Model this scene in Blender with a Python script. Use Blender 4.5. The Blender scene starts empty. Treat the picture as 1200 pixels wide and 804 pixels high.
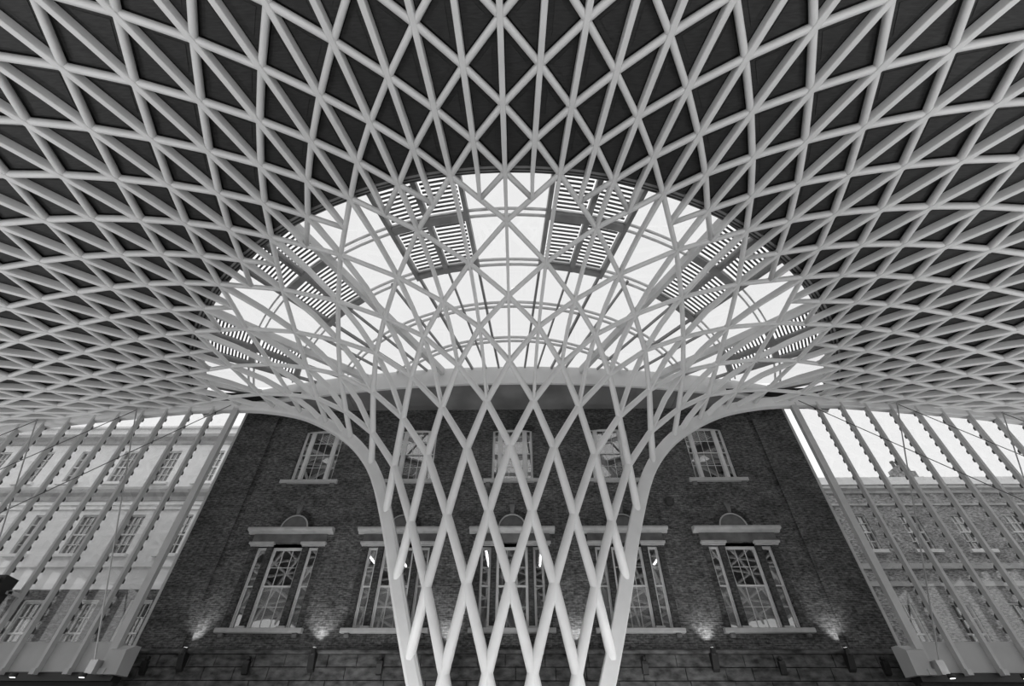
import bpy, math
from mathutils import Vector, Matrix

# ------------------------------------------------------------------ camera, sky, exposure
S = 1.25                      # metres per survey unit
CAM_H = 1.7
F_PX, PITCH, YAW, ROLL, CAM_X = 526.0, 0.753481, -0.0207263, -0.0041823, 0.316014
sc = bpy.context.scene
COL = sc.collection
cam_data = bpy.data.cameras.new('camera')
cam_data.sensor_fit = 'HORIZONTAL'
cam_data.sensor_width = 36.0
cam_data.lens = F_PX / 1200.0 * 36.0
cam_data.clip_start = 0.05
cam_data.clip_end = 600
cam = bpy.data.objects.new('camera', cam_data)
COL.objects.link(cam)
fwd_h = Vector((math.sin(YAW), math.cos(YAW), 0))
right0 = Vector((math.cos(YAW), -math.sin(YAW), 0))
fwd = fwd_h * math.cos(PITCH) + Vector((0, 0, 1)) * math.sin(PITCH)
up0 = -fwd_h * math.sin(PITCH) + Vector((0, 0, 1)) * math.cos(PITCH)
cr, sr = math.cos(ROLL), math.sin(ROLL)
cx_ = right0 * cr - up0 * sr
cy_ = right0 * sr + up0 * cr
M = Matrix((cx_, cy_, -fwd)).transposed().to_4x4()
CAM_LOC = Vector((CAM_X * S, 0, CAM_H))
M.translation = CAM_LOC
cam.matrix_world = M
sc.camera = cam

world = bpy.data.worlds.new('overcast_sky')
sc.world = world
world.use_nodes = True
bgn = world.node_tree.nodes['Background']
bgn.inputs[0].default_value = (1, 1, 1, 1)
bgn.inputs[1].default_value = 1.0
sc.view_settings.view_transform = 'Standard'
sc.view_settings.look = 'None'
sc.view_settings.gamma = 1.0
sc.view_settings.exposure = 0.15
sc.view_settings.use_curve_mapping = False
try:
    sc.cycles.max_bounces = 10
    sc.cycles.transparent_max_bounces = 24
    sc.cycles.use_denoising = True
except Exception:
    pass


def project(p):
    d = p - CAM_LOC
    z = d.dot(fwd)
    if z < 0.1:
        return None
    return (600 + F_PX * d.dot(cx_) / z, 402 - F_PX * d.dot(cy_) / z)


# ------------------------------------------------------------------ materials
def new_mat(name):
    m = bpy.data.materials.new(name)
    m.use_nodes = True
    nt = m.node_tree
    b = nt.nodes['Principled BSDF']
    return m, nt, b


def grey(v):
    return (v, v, v, 1)


def mat_noise(name, lo, hi, rough=0.5, scale=3.0, bump=0.0, spec=0.5, detail=6, metallic=0.0, stretch=None):
    m, nt, b = new_mat(name)
    tc = nt.nodes.new('ShaderNodeTexCoord')
    nz = nt.nodes.new('ShaderNodeTexNoise')
    nz.inputs['Scale'].default_value = scale
    nz.inputs['Detail'].default_value = detail
    src = tc.outputs['Object']
    if stretch:
        mp = nt.nodes.new('ShaderNodeMapping')
        mp.inputs['Scale'].default_value = stretch
        nt.links.new(src, mp.inputs['Vector'])
        src = mp.outputs['Vector']
    nt.links.new(src, nz.inputs['Vector'])
    rp = nt.nodes.new('ShaderNodeValToRGB')
    rp.color_ramp.elements[0].position = 0.3
    rp.color_ramp.elements[1].position = 0.7
    rp.color_ramp.elements[0].color = grey(lo)
    rp.color_ramp.elements[1].color = grey(hi)
    nt.links.new(nz.outputs['Fac'], rp.inputs['Fac'])
    nt.links.new(rp.outputs['Color'], b.inputs['Base Color'])
    b.inputs['Roughness'].default_value = rough
    b.inputs['Metallic'].default_value = metallic
    b.inputs['Specular IOR Level'].default_value = spec
    if bump:
        bp = nt.nodes.new('ShaderNodeBump')
        bp.inputs['Strength'].default_value = bump
        bp.inputs['Distance'].default_value = 0.014
        nt.links.new(nz.outputs['Fac'], bp.inputs['Height'])
        nt.links.new(bp.outputs['Normal'], b.inputs['Normal'])
    return m


def mat_brick(name, c1, c2, mortar, scale=1.0, stain=0.5, bump=0.5):
    m, nt, b = new_mat(name)
    N = nt.nodes.new
    L = nt.links.new
    tc = N('ShaderNodeTexCoord')
    sep = N('ShaderNodeSeparateXYZ')
    L(tc.outputs['Object'], sep.inputs[0])
    cmb = N('ShaderNodeCombineXYZ')
    ad = N('ShaderNodeMath')
    ad.operation = 'ADD'
    L(sep.outputs['X'], ad.inputs[0])
    L(sep.outputs['Y'], ad.inputs[1])
    L(ad.outputs[0], cmb.inputs['X'])
    L(sep.outputs['Z'], cmb.inputs['Y'])
    br = N('ShaderNodeTexBrick')
    br.inputs['Scale'].default_value = scale
    br.inputs['Brick Width'].default_value = 0.225
    br.inputs['Row Height'].default_value = 0.075
    br.inputs['Mortar Size'].default_value = 0.008
    br.inputs['Color1'].default_value = grey(c1)
    br.inputs['Color2'].default_value = grey(c2)
    br.inputs['Mortar'].default_value = grey(mortar)
    L(cmb.outputs[0], br.inputs['Vector'])
    n1 = N('ShaderNodeTexNoise')
    n1.inputs['Scale'].default_value = 0.7
    n1.inputs['Detail'].default_value = 8
    n1.inputs['Roughness'].default_value = 0.7
    mp = N('ShaderNodeMapping')
    mp.inputs['Scale'].default_value = (1, 1, 2.2)
    L(tc.outputs['Object'], mp.inputs['Vector'])
    L(mp.outputs['Vector'], n1.inputs['Vector'])
    r1 = N('ShaderNodeValToRGB')
    r1.color_ramp.elements[0].position = 0.3
    r1.color_ramp.elements[1].position = 0.75
    r1.color_ramp.elements[0].color = grey(1 - stain)
    r1.color_ramp.elements[1].color = grey(1 + stain)
    L(n1.outputs['Fac'], r1.inputs['Fac'])
    # blotches of single bricks
    n2 = N('ShaderNodeTexNoise')
    n2.inputs['Scale'].default_value = 5.5
    n2.inputs['Detail'].default_value = 5
    mp2 = N('ShaderNodeMapping')
    mp2.inputs['Scale'].default_value = (1, 1, 2.6)
    L(tc.outputs['Object'], mp2.inputs['Vector'])
    L(mp2.outputs['Vector'], n2.inputs['Vector'])
    r2 = N('ShaderNodeValToRGB')
    r2.color_ramp.elements[0].position = 0.35
    r2.color_ramp.elements[1].position = 0.72
    r2.color_ramp.elements[0].color = grey(0.6)
    r2.color_ramp.elements[1].color = grey(2.3)
    L(n2.outputs['Fac'], r2.inputs['Fac'])
    m1 = N('ShaderNodeMix')
    m1.data_type = 'RGBA'
    m1.blend_type = 'MULTIPLY'
    m1.inputs[0].default_value = 1
    L(br.outputs['Color'], m1.inputs[6])
    L(r1.outputs['Color'], m1.inputs[7])
    m2 = N('ShaderNodeMix')
    m2.data_type = 'RGBA'
    m2.blend_type = 'MULTIPLY'
    m2.inputs[0].default_value = 1
    L(m1.outputs[2], m2.inputs[6])
    L(r2.outputs['Color'], m2.inputs[7])
    L(m2.outputs[2], b.inputs['Base Color'])
    b.inputs['Roughness'].default_value = 0.85
    b.inputs['Specular IOR Level'].default_value = 0.25
    bp = N('ShaderNodeBump')
    bp.inputs['Strength'].default_value = bump
    bp.inputs['Distance'].default_value = 0.015
    iv = N('ShaderNodeMath')
    iv.operation = 'SUBTRACT'
    iv.inputs[0].default_value = 1
    L(br.outputs['Fac'], iv.inputs[1])
    L(iv.outputs[0], bp.inputs['Height'])
    L(bp.outputs['Normal'], b.inputs['Normal'])
    return m


def mat_glass(name, tint=0.95, ior=1.5, rough=0.0, film=0.0, film_col=0.5):
    m = bpy.data.materials.new(name)
    m.use_nodes = True
    nt = m.node_tree
    for n in list(nt.nodes):
        nt.nodes.remove(n)
    N = nt.nodes.new
    L = nt.links.new
    out = N('ShaderNodeOutputMaterial')
    tr = N('ShaderNodeBsdfTransparent')
    nz = N('ShaderNodeTexNoise')
    nz.inputs['Scale'].default_value = 0.6
    tcn = N('ShaderNodeTexCoord')
    L(tcn.outputs['Object'], nz.inputs['Vector'])
    rp = N('ShaderNodeValToRGB')
    rp.color_ramp.elements[0].color = grey(tint * 0.99)
    rp.color_ramp.elements[1].color = grey(tint)
    L(nz.outputs['Fac'], rp.inputs['Fac'])
    L(rp.outputs['Color'], tr.inputs[0])
    gl = N('ShaderNodeBsdfGlossy')
    gl.inputs['Roughness'].default_value = rough
    gl.inputs[0].default_value = grey(1)
    f0 = ((ior - 1) / (ior + 1)) ** 2
    lw = N('ShaderNodeLayerWeight')
    lw.inputs[0].default_value = 0.5
    pw = N('ShaderNodeMath')
    pw.operation = 'POWER'
    pw.inputs[1].default_value = 5.0
    L(lw.outputs['Facing'], pw.inputs[0])
    fr = N('ShaderNodeMath')
    fr.operation = 'MULTIPLY_ADD'
    fr.inputs[1].default_value = 1 - f0
    fr.inputs[2].default_value = f0
    L(pw.outputs[0], fr.inputs[0])
    mx = N('ShaderNodeMixShader')
    L(fr.outputs[0], mx.inputs[0])
    if film > 0:
        df = N('ShaderNodeBsdfDiffuse')
        df.inputs[0].default_value = grey(film_col)
        m0 = N('ShaderNodeMixShader')
        m0.inputs[0].default_value = film
        L(tr.outputs[0], m0.inputs[1])
        L(df.outputs[0], m0.inputs[2])
        L(m0.outputs[0], mx.inputs[1])
    else:
        L(tr.outputs[0], mx.inputs[1])
    L(gl.outputs[0], mx.inputs[2])
    L(mx.outputs[0], out.inputs[0])
    return m


def mat_emit(name, v):
    m = bpy.data.materials.new(name)
    m.use_nodes = True
    nt = m.node_tree
    b = nt.nodes['Principled BSDF']
    b.inputs['Base Color'].default_value = grey(0.8)
    b.inputs['Emission Color'].default_value = grey(1)
    b.inputs['Emission Strength'].default_value = v
    return m


MT = dict(
    steel=mat_noise('white_painted_steel', 0.70, 0.78, 0.42, 1.2, 0.0, 0.4),
    panel=mat_noise('dark_roof_panel', 0.026, 0.046, 0.5, 4.0, 0.25, 0.3, 8, stretch=(1, 6, 1)),
    deck=mat_noise('roof_deck', 0.008, 0.012, 0.9, 2.0),
    metal=mat_noise('grey_skylight_metal', 0.20, 0.26, 0.45, 2.0),
    lightmetal=mat_noise('pale_skylight_metal', 0.55, 0.62, 0.45, 2.0),
    slat=mat_noise('louvre_blade', 0.10, 0.14, 0.5, 2.0),
    brick=mat_brick('sooty_brick', 0.046, 0.085, 0.11),
    rough=mat_noise('sooty_stone', 0.03, 0.16, 0.9, 2.6, 1.0, 0.2, 12, stretch=(1, 1, 2)),
    sill=mat_noise('grey_stone_sill', 0.36, 0.48, 0.8, 3.0, 0.2),
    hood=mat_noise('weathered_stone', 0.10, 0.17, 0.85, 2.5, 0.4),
    archbrick=mat_brick('dark_rubbed_brick', 0.04, 0.06, 0.05),
    white=mat_noise('white_joinery', 0.66, 0.74, 0.45, 4.0),
    glass=mat_glass('facade_glass', 0.93, 1.6),
    skyglass=mat_glass('roof_glass', 0.90, 1.45),
    winglass=mat_glass('sash_glass', 0.85, 2.2),
    upglass=mat_glass('reflective_sash_glass', 0.75, 2.9),
    mullion=mat_noise('grey_mullion', 0.50, 0.57, 0.45, 2.0),
    clip=mat_noise('dark_clamp', 0.05, 0.08, 0.5, 3.0),
    base=mat_noise('pale_base_cladding', 0.46, 0.52, 0.6, 1.5),
    black=mat_noise('black_housing', 0.012, 0.02, 0.5, 3.0),
    cable=mat_noise('steel_cable', 0.40, 0.5, 0.35, 3.0, metallic=0.6),
    soffit=mat_noise('grey_soffit', 0.16, 0.22, 0.7, 0.8, 0.0),
    curb=mat_noise('white_upstand', 0.72, 0.78, 0.6, 1.0),
    stone=mat_noise('pale_ashlar', 0.76, 0.86, 0.85, 1.2, 0.2, stretch=(1, 1, 3)),
    stone2=mat_noise('grey_ashlar', 0.40, 0.52, 0.85, 1.2, 0.2, stretch=(1, 1, 3)),
    brick2=mat_brick('yellow_stock_brick', 0.19, 0.27, 0.29, stain=0.3),
    brick3=mat_brick('shaded_stock_brick', 0.09, 0.13, 0.13, stain=0.3),  # darker stock brick, shade of the lower storey put into the colour
    dark=mat_noise('dark_interior', 0.02, 0.03, 0.9, 1.0),
    blind=mat_noise('pale_blind', 0.6, 0.66, 0.9, 2.0),
    floor=mat_noise('pale_terrazzo', 0.40, 0.48, 0.35, 6.0),
    asphalt=mat_noise('paving', 0.34, 0.42, 0.9, 2.0),
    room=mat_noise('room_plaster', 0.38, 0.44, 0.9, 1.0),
    tube=mat_emit('lamp_tube', 7.0),
    lens=mat_emit('lamp_lens', 3.0),
)


# ------------------------------------------------------------------ mesh helpers
class MB:
    def __init__(self):
        self.v = []
        self.f = []

    def add(self, vs, fs):
        o = len(self.v)
        self.v += [tuple(p) for p in vs]
        self.f += [tuple(o + i for i in f) for f in fs]

    def box(self, x0, x1, y0, y1, z0, z1):
        self.add([(x0, y0, z0), (x1, y0, z0), (x1, y1, z0), (x0, y1, z0), (x0, y0, z1), (x1, y0, z1), (x1, y1, z1), (x0, y1, z1)],
                 [(0, 3, 2, 1), (4, 5, 6, 7), (0, 1, 5, 4), (1, 2, 6, 5), (2, 3, 7, 6), (3, 0, 4, 7)])

    def prism_xz(self, pts, y0, y1):
        """outline in x,z extruded along y"""
        n = len(pts)
        self.add([(p[0], y0, p[1]) for p in pts] + [(p[0], y1, p[1]) for p in pts],
                 [tuple(range(n)), tuple(range(2 * n - 1, n - 1, -1))] + [(i, i + n, (i + 1) % n + n, (i + 1) % n) for i in range(n)])

    def prism_yz(self, pts, x0, x1):
        n = len(pts)
        self.add([(x0, p[0], p[1]) for p in pts] + [(x1, p[0], p[1]) for p in pts],
                 [tuple(range(n)), tuple(range(2 * n - 1, n - 1, -1))] + [(i, i + n, (i + 1) % n + n, (i + 1) % n) for i in range(n)])

    def plate(self, poly, nrm, thick):
        n = len(poly)
        self.add([p for p in poly] + [p + nrm * thick for p in poly],
                 [tuple(range(n)), tuple(range(2 * n - 1, n - 1, -1))] + [(i, i + n, (i + 1) % n + n, (i + 1) % n) for i in range(n)])

    def beam(self, a, b, w, up, d0, d1):
        """box along a-b, width w, from d0 to d1 along up"""
        a = Vector(a)
        b = Vector(b)
        t = (b - a).normalized()
        s = t.cross(up).normalized()
        u = s.cross(t).normalized()
        vs = []
        for p in (a, b):
            for (ss, uu) in ((-1, d0), (1, d0), (1, d1), (-1, d1)):
                vs.append(p + s * (ss * w / 2) + u * uu)
        self.add(vs, [(0, 1, 2, 3), (7, 6, 5, 4), (0, 4, 5, 1), (1, 5, 6, 2), (2, 6, 7, 3), (3, 7, 4, 0)])

    def tube(self, a, b, r, n=8):
        a = Vector(a)
        b = Vector(b)
        t = (b - a).normalized()
        s = t.orthogonal().normalized()
        u = t.cross(s)
        vs = []
        for p in (a, b):
            for k in range(n):
                q = 2 * math.pi * k / n
                vs.append(p + s * (r * math.cos(q)) + u * (r * math.sin(q)))
        self.add(vs, [tuple(range(n - 1, -1, -1)), tuple(range(n, 2 * n))] + [(k, (k + 1) % n, n + (k + 1) % n, n + k) for k in range(n)])

    def lathe(self, c, axis, prof, n=14):
        """prof: list of (r, h) along axis from c"""
        axis = Vector(axis).normalized()
        s = axis.orthogonal().normalized()
        u = axis.cross(s)
        c = Vector(c)
        vs = []
        for (r, h) in prof:
            for k in range(n):
                q = 2 * math.pi * k / n
                vs.append(c + axis * h + s * (r * math.cos(q)) + u * (r * math.sin(q)))
        fs = [tuple(range(n - 1, -1, -1)), tuple(range((len(prof) - 1) * n, len(prof) * n))]
        for j in range(len(prof) - 1):
            for k in range(n):
                fs.append((j * n + k, j * n + (k + 1) % n, (j + 1) * n + (k + 1) % n, (j + 1) * n + k))
        self.add(vs, fs)

    def sweep(self, pts, nrms, section):
        """pts polyline, nrms at each; section(j) -> list of (side, normal) offsets"""
        m = len(pts)
        rings = []
        for j in range(m):
            if j == 0:
                t = pts[1] - pts[0]
            elif j == m - 1:
                t = pts[-1] - pts[-2]
            else:
                t = (pts[j] - pts[j - 1]).normalized() + (pts[j + 1] - pts[j]).normalized()
            t = t.normalized()
            s = t.cross(nrms[j])
            s = s.normalized()
            u = s.cross(t).normalized()
            rings.append([pts[j] + s * a + u * b for (a, b) in section(j)])
        n = len(rings[0])
        vs = [p for r in rings for p in r]
        fs = [tuple(range(n)), tuple(m * n - 1 - i for i in range(n))]
        for j in range(m - 1):
            for k in range(n):
                fs.append((j * n + k, (j + 1) * n + k, (j + 1) * n + (k + 1) % n, j * n + (k + 1) % n))
        self.add(vs, fs)

    def build(self, name, mat, parent=None, smooth=False, kind=None, loc=None):
        me = bpy.data.meshes.new(name)
        off = Vector(loc) if loc is not None else Vector((0, 0, 0))
        me.from_pydata([tuple(Vector(p) - off) for p in self.v], [], self.f)
        if smooth:
            me.polygons.foreach_set('use_smooth', [True] * len(me.polygons))
        me.materials.append(mat)
        me.validate()
        me.update()
        o = bpy.data.objects.new(name, me)
        COL.objects.link(o)
        if loc is not None:
            o.location = off
        if parent is not None:
            o.parent = parent
        if kind:
            o['kind'] = kind
        return o


def tag(o, label, cat=None, group=None, kind=None):
    o['label'] = label
    if cat:
        o['category'] = cat
    if group:
        o['group'] = group
    if kind:
        o['kind'] = kind
    return o


def empty(name, loc=(0, 0, 0)):
    o = bpy.data.objects.new(name, None)
    o.empty_display_size = 0.3
    o.location = loc
    COL.objects.link(o)
    return o


def copy_tree(o, loc=None, parent=None):
    c = o.copy()
    COL.objects.link(c)
    if loc is not None:
        c.location = loc
    if parent is not None:
        c.parent = parent
    for ch in list(o.children):
        copy_tree(ch, None, c)
    return c


# ------------------------------------------------------------------ surveyed roof surface
DELTA, A3, A5, D2, D4, YA = 0.187024, 0.086145, -0.061373, -0.062051, 0.020675, 21.0
RK = {-2: 5.75, -1: 6.08}
ZK = {-2: -2.45, -1: -0.33}
for k_, v_ in enumerate([6.45, 6.85, 7.24, 7.80, 8.54, 9.49, 10.52, 11.50, 12.66, 14.00, 15.47, 16.33, 17.17, 18.02, 18.90, 19.82, 20.75]):
    RK[k_] = v_
for k_, v_ in enumerate([1.75, 3.83, 5.76, 7.72, 9.03, 9.95, 10.62, 11.00, 11.28, 11.39, 11.36, 11.30, 11.23, 11.15, 11.06, 10.95, 10.83]):
    ZK[k_] = v_
KMAX = 28
for k_ in range(17, KMAX + 3):
    n_ = k_ - 16
    RK[k_] = 20.75 + 0.95 * n_
    ZK[k_] = 10.83 - 0.14 * n_ - 0.010 * n_ * n_


def cubic(tab, k):
    j = int(math.floor(k + 1e-9))
    t = k - j
    if abs(t) < 1e-6:
        return tab[j]
    p1, p2 = tab[j], tab[j + 1]
    p0 = tab.get(j - 1, 2 * p1 - p2)
    p3 = tab.get(j + 2, 2 * p2 - p1)
    return 0.5 * (2 * p1 + (p2 - p0) * t + (2 * p0 - 5 * p1 + 4 * p2 - p3) * t * t + (3 * p1 - p0 - 3 * p2 + p3) * t ** 3)


def ang(i):
    a0 = DELTA * abs(i)
    lim = DELTA * 7.3
    q = min(a0, lim)
    a = q * (1 + A3 * q * q + A5 * q ** 4)
    if a0 > lim:
        a += (a0 - lim) * (1 + 3 * A3 * lim ** 2 + 5 * A5 * lim ** 4)
    return math.copysign(a, i)


def plan(a, r):
    rr = r * (1 + D2 * a * a + D4 * a ** 4)
    return S * rr * math.sin(a), S * (YA - rr * math.cos(a))


def pt(i, k):
    x, y = plan(ang(i), cubic(RK, k))
    return Vector((x, y, S * cubic(ZK, k) + CAM_H))


def nrm(i, k):
    e = 0.1
    du = pt(i + e, k) - pt(i - e, k)
    k0 = max(-2, k - 0.2)
    dv = pt(i, k + 0.2) - pt(i, k0)
    n = du.cross(dv).normalized()
    a = ang(i)
    ref = Vector((-math.sin(a), math.cos(a), 1.0))
    return n if n.dot(ref) > 0 else -n


def y_edge_k(k):
    r = cubic(RK, max(-2, k))
    t = min(1, max(0, (r - 6.85) / (14.0 - 6.85)))
    return S * (15.2 + 0.75 * t * t * (3 - 2 * t))


# edge curve (roof surface cut by the plane of the big arch)
edge = []
kk = -1.52
while kk <= KMAX:
    ye = y_edge_k(kk)
    lo, hi = 0.0, 11.0
    for _ in range(40):
        mid = (lo + hi) / 2
        if pt(mid, kk).y < ye:
            lo = mid
        else:
            hi = mid
    edge.append((kk, lo, pt(lo, kk)))
    kk += 0.25


def edge_z(x):
    x = abs(x)
    best = None
    for a, b in zip(edge, edge[1:]):
        if a[2].x <= x <= b[2].x and a[0] > 8:
            t = (x - a[2].x) / max(1e-6, b[2].x - a[2].x)
            best = a[2].z + (b[2].z - a[2].z) * t
    return best if best is not None else 12.0


# ================================================================== STRUCTURE: floor, wall, ceiling
WALL_Y = 21.25
WALL_X = 15.17
SOFFIT_Z = 16.44
SKY_Z = 17.58

mb = MB()
mb.box(-60, 60, -40, WALL_Y, -0.25, 0)
tag(mb.build('floor', MT['floor']), 'pale polished stone concourse floor', 'floor', kind='structure')
mb = MB()
mb.box(-150, 150, WALL_Y + 0.6, 150, -0.45, -0.05)
tag(mb.build('ground', MT['asphalt']), 'grey paving outside behind the glazed sides', 'ground', kind='structure')

BAYS = [-10.3, -5.17, 0.0, 5.17, 10.3]
A_HW, A_Z0, A_Z1 = 1.06, 12.2, 15.18
B_HW, B_Z0, B_Z1 = 1.42, 5.72, 8.95


def wall_with_holes(mb, x0, x1, z0, z1, holes, y0, y1):
    xs = sorted({x0, x1} | {h[0] for h in holes} | {h[1] for h in holes})
    for a, b in zip(xs, xs[1:]):
        m = (a + b) / 2
        hs = sorted([(h[2], h[3]) for h in holes if h[0] < m < h[1]])
        z = z0
        for (p, q) in hs:
            if p > z:
                mb.box(a, b, y0, y1, z, p)
            z = max(z, q)
        if z < z1:
            mb.box(a, b, y0, y1, z, z1)


holes = []
for c in BAYS:
    holes.append((c - A_HW, c + A_HW, A_Z0, A_Z1))
    holes.append((c - B_HW, c + B_HW, B_Z0, B_Z1))
mb = MB()
wall_with_holes(mb, -WALL_X, WALL_X, 0.0, SOFFIT_Z + 0.6, holes, WALL_Y + 0.12, WALL_Y + 0.6)
# front skin leaves two narrow vertical chases open
CH = 13.12
for (xa, xb) in ((-WALL_X, -CH - 0.14), (-CH + 0.14, CH - 0.14), (CH + 0.14, WALL_X)):
    wall_with_holes(mb, xa, xb, 5.0, SOFFIT_Z + 0.02, [h for h in holes if xa < h[0] < xb], WALL_Y, WALL_Y + 0.12)
wall = mb.build('wall_back', MT['brick'])
tag(wall, 'sooty dark brick wall with two storeys of sash windows', 'wall', kind='structure')

# stone plinth courses below the ledge: separate blocks
import random
rnd = random.Random(4)
mb = MB()
x = -WALL_X
pl = empty('trim_1', (0, WALL_Y, 0))
tag(pl, 'blackened stone band and ledge under the lower windows', 'ledge', kind='structure')
row = 0
for (za, zb) in ((3.55, 4.0), (4.0, 4.42), (4.42, 4.84)):
    x = -WALL_X - (0.5 if row % 2 else 0.0)
    while x < WALL_X:
        w = rnd.uniform(1.0, 1.7)
        xa, xb = max(x, -WALL_X), min(x + w, WALL_X)
        if xb - xa > 0.15:
            d = rnd.uniform(0.07, 0.12)
            m2 = MB()
            e = 0.014
            m2.add([(xa + .008, 0.02, za + .008 - 0), (xb - .008, 0.02, za + .008), (xb - .008, 0.02, zb - .008), (xa + .008, 0.02, zb - .008),
                    (xa + e, -d, za + e), (xb - e, -d, za + e), (xb - e, -d, zb - e), (xa + e, -d, zb - e)],
                   [(3, 2, 1, 0), (4, 5, 6, 7), (0, 1, 5, 4), (1, 2, 6, 5), (2, 3, 7, 6), (3, 0, 4, 7)])
            m2.build('stone_block', MT['rough'], pl)
        x += w
    row += 1
mb = MB()
mb.prism_yz([(0, 4.84), (-0.2, 4.84), (-0.24, 4.9), (-0.24, 4.95), (-0.06, 5.02), (0, 5.02)], -WALL_X, WALL_X)
mb.build('ledge', MT['rough'], pl)

# two soot-dark downpipe chases already in the wall; quoin strip on both wall ends
for n_, sx in ((2, -1), (3, 1)):
    mb = MB()
    xa, xb = sorted((sx * (WALL_X - 0.02), sx * (WALL_X + 0.10)))
    mb.box(xa, xb, WALL_Y - 0.03, WALL_Y + 0.65, 4.0, SOFFIT_Z)
    tag(mb.build('trim_%d' % n_, MT['lightmetal']), 'pale metal strip along the %s end of the brick wall' % ('pale stone building' if sx < 0 else 'chimney building'), 'trim', kind='structure')

# ------------------------------------------------------------------ windows
def sash(mb, x0, x1, z0, z1, y, fw, bars_v, bars_h, bw=0.018, d=0.05):
    mb.box(x0, x0 + fw, y, y + d, z0, z1)
    mb.box(x1 - fw, x1, y, y + d, z0, z1)
    mb.box(x0 + fw, x1 - fw, y, y + d, z0, z0 + fw)
    mb.box(x0 + fw, x1 - fw, y, y + d, z1 - fw, z1)
    for k in range(1, bars_v + 1):
        xx = x0 + (x1 - x0) * k / (bars_v + 1)
        mb.box(xx - bw / 2, xx + bw / 2, y + 0.005, y + d - 0.01, z0 + fw, z1 - fw)
    for k in range(1, bars_h + 1):
        zz = z0 + (z1 - z0) * k / (bars_h + 1)
        mb.box(x0 + fw, x1 - fw, y + 0.008, y + d - 0.013, zz - bw / 2, zz + bw / 2)


def add_sash(parent, x0, x1, z0, z1, y, fw, bv, bh, glass='winglass'):
    m = MB()
    sash(m, x0, x1, z0, z1, y, fw, bv, bh)
    s = m.build('sash', MT['white'], parent)
    g = MB()
    g.box(x0 + fw * .6, x1 - fw * .6, y + 0.03, y + 0.036, z0 + fw * .6, z1 - fw * .6)
    g.build('pane', MT[glass], s)
    return s


def upper_window(n, c, label):
    w = empty('window_%d' % n, (c, WALL_Y, A_Z0))
    tag(w, label, 'window', kind='structure')
    z0, z1 = 0.0, A_Z1 - A_Z0
    y = 0.16
    m = MB()
    # box frame and two thick mullions
    m.box(-A_HW, -A_HW + 0.07, y - .02, y + 0.1, z0, z1)
    m.box(A_HW - 0.07, A_HW, y - .02, y + 0.1, z0, z1)
    m.box(-A_HW + .07, A_HW - .07, y - .02, y + 0.1, z1 - 0.07, z1)
    m.box(-A_HW + .07, A_HW - .07, y - .02, y + 0.1, z0, z0 + 0.06)
    m.build('frame', MT['white'], w)
    for sx in (-1, 1):
        m = MB()
        m.box(sx * 0.66 - 0.085, sx * 0.66 + 0.085, y - 0.03, y + 0.1, z0 + 0.06, z1 - 0.07)
        m.build('mullion', MT['white'], w)
    zm = 1.52
    for (xa, xb, bv) in ((-A_HW + .07, -0.745, 0), (-0.575, 0.575, 2), (0.745, A_HW - .07, 0)):
        add_sash(w, xa, xb, zm - 0.03, z1 - 0.07, y + 0.0, 0.04, bv, 1, 'upglass')
        add_sash(w, xa, xb, z0 + 0.06, zm + 0.03, y + 0.045, 0.04, bv, 1, 'upglass')
    # segmental brick head
    m = MB()
    pts = [(-A_HW - .0, z1 + .0)]
    for k in range(0, 11):
        xx = -A_HW + 2 * A_HW * k / 10
        pts.append((xx, z1 - 0.11 * (xx / A_HW) ** 2 - 0.0))
    pts.append((A_HW, z1 + .002))
    pts = [(p[0], p[1]) for p in pts]
    poly = [(-A_HW, z1 - .11)] + [(p[0], p[1]) for p in pts[2:-2]] + [(A_HW, z1 - .11), (A_HW, z1 + .005), (-A_HW, z1 + .005)]
    m.prism_xz(poly, 0.0, 0.13)
    m.build('arch_infill', MT['archbrick'], w)
    head = empty_part('brick_head', w)
    for k in range(24):
        xa = -A_HW - .06 + (2 * A_HW + .12) * k / 24
        xb = -A_HW - .06 + (2 * A_HW + .12) * (k + 1) / 24
        xm = (xa + xb) / 2
        zz = z1 + 0.005 - 0.04 * (xm / A_HW) ** 2
        m = MB()
        m.box(xa + .005, xb - .005, -0.012, 0.05, zz, zz + 0.24)
        m.build('brick', MT['archbrick'], head)
    m = MB()
    m.box(-1.45, 1.45, -0.17, 0.2, -0.2, -0.03)
    s = m.build('sill', MT['sill'], w)
    for sx in (-1, 1):
        m = MB()
        m.prism_yz([(0, -0.2), (-0.12, -0.2), (-0.12, -0.26), (-0.02, -0.36), (0, -0.36)], sx * 1.22 - 0.11, sx * 1.22 + 0.11)
        m.build('sill_bracket', MT['hood'], w)
    return w


def empty_part(name, parent):
    o = bpy.data.objects.new(name, None)
    o.empty_display_size = 0.1
    COL.objects.link(o)
    o.parent = parent
    return o


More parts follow.
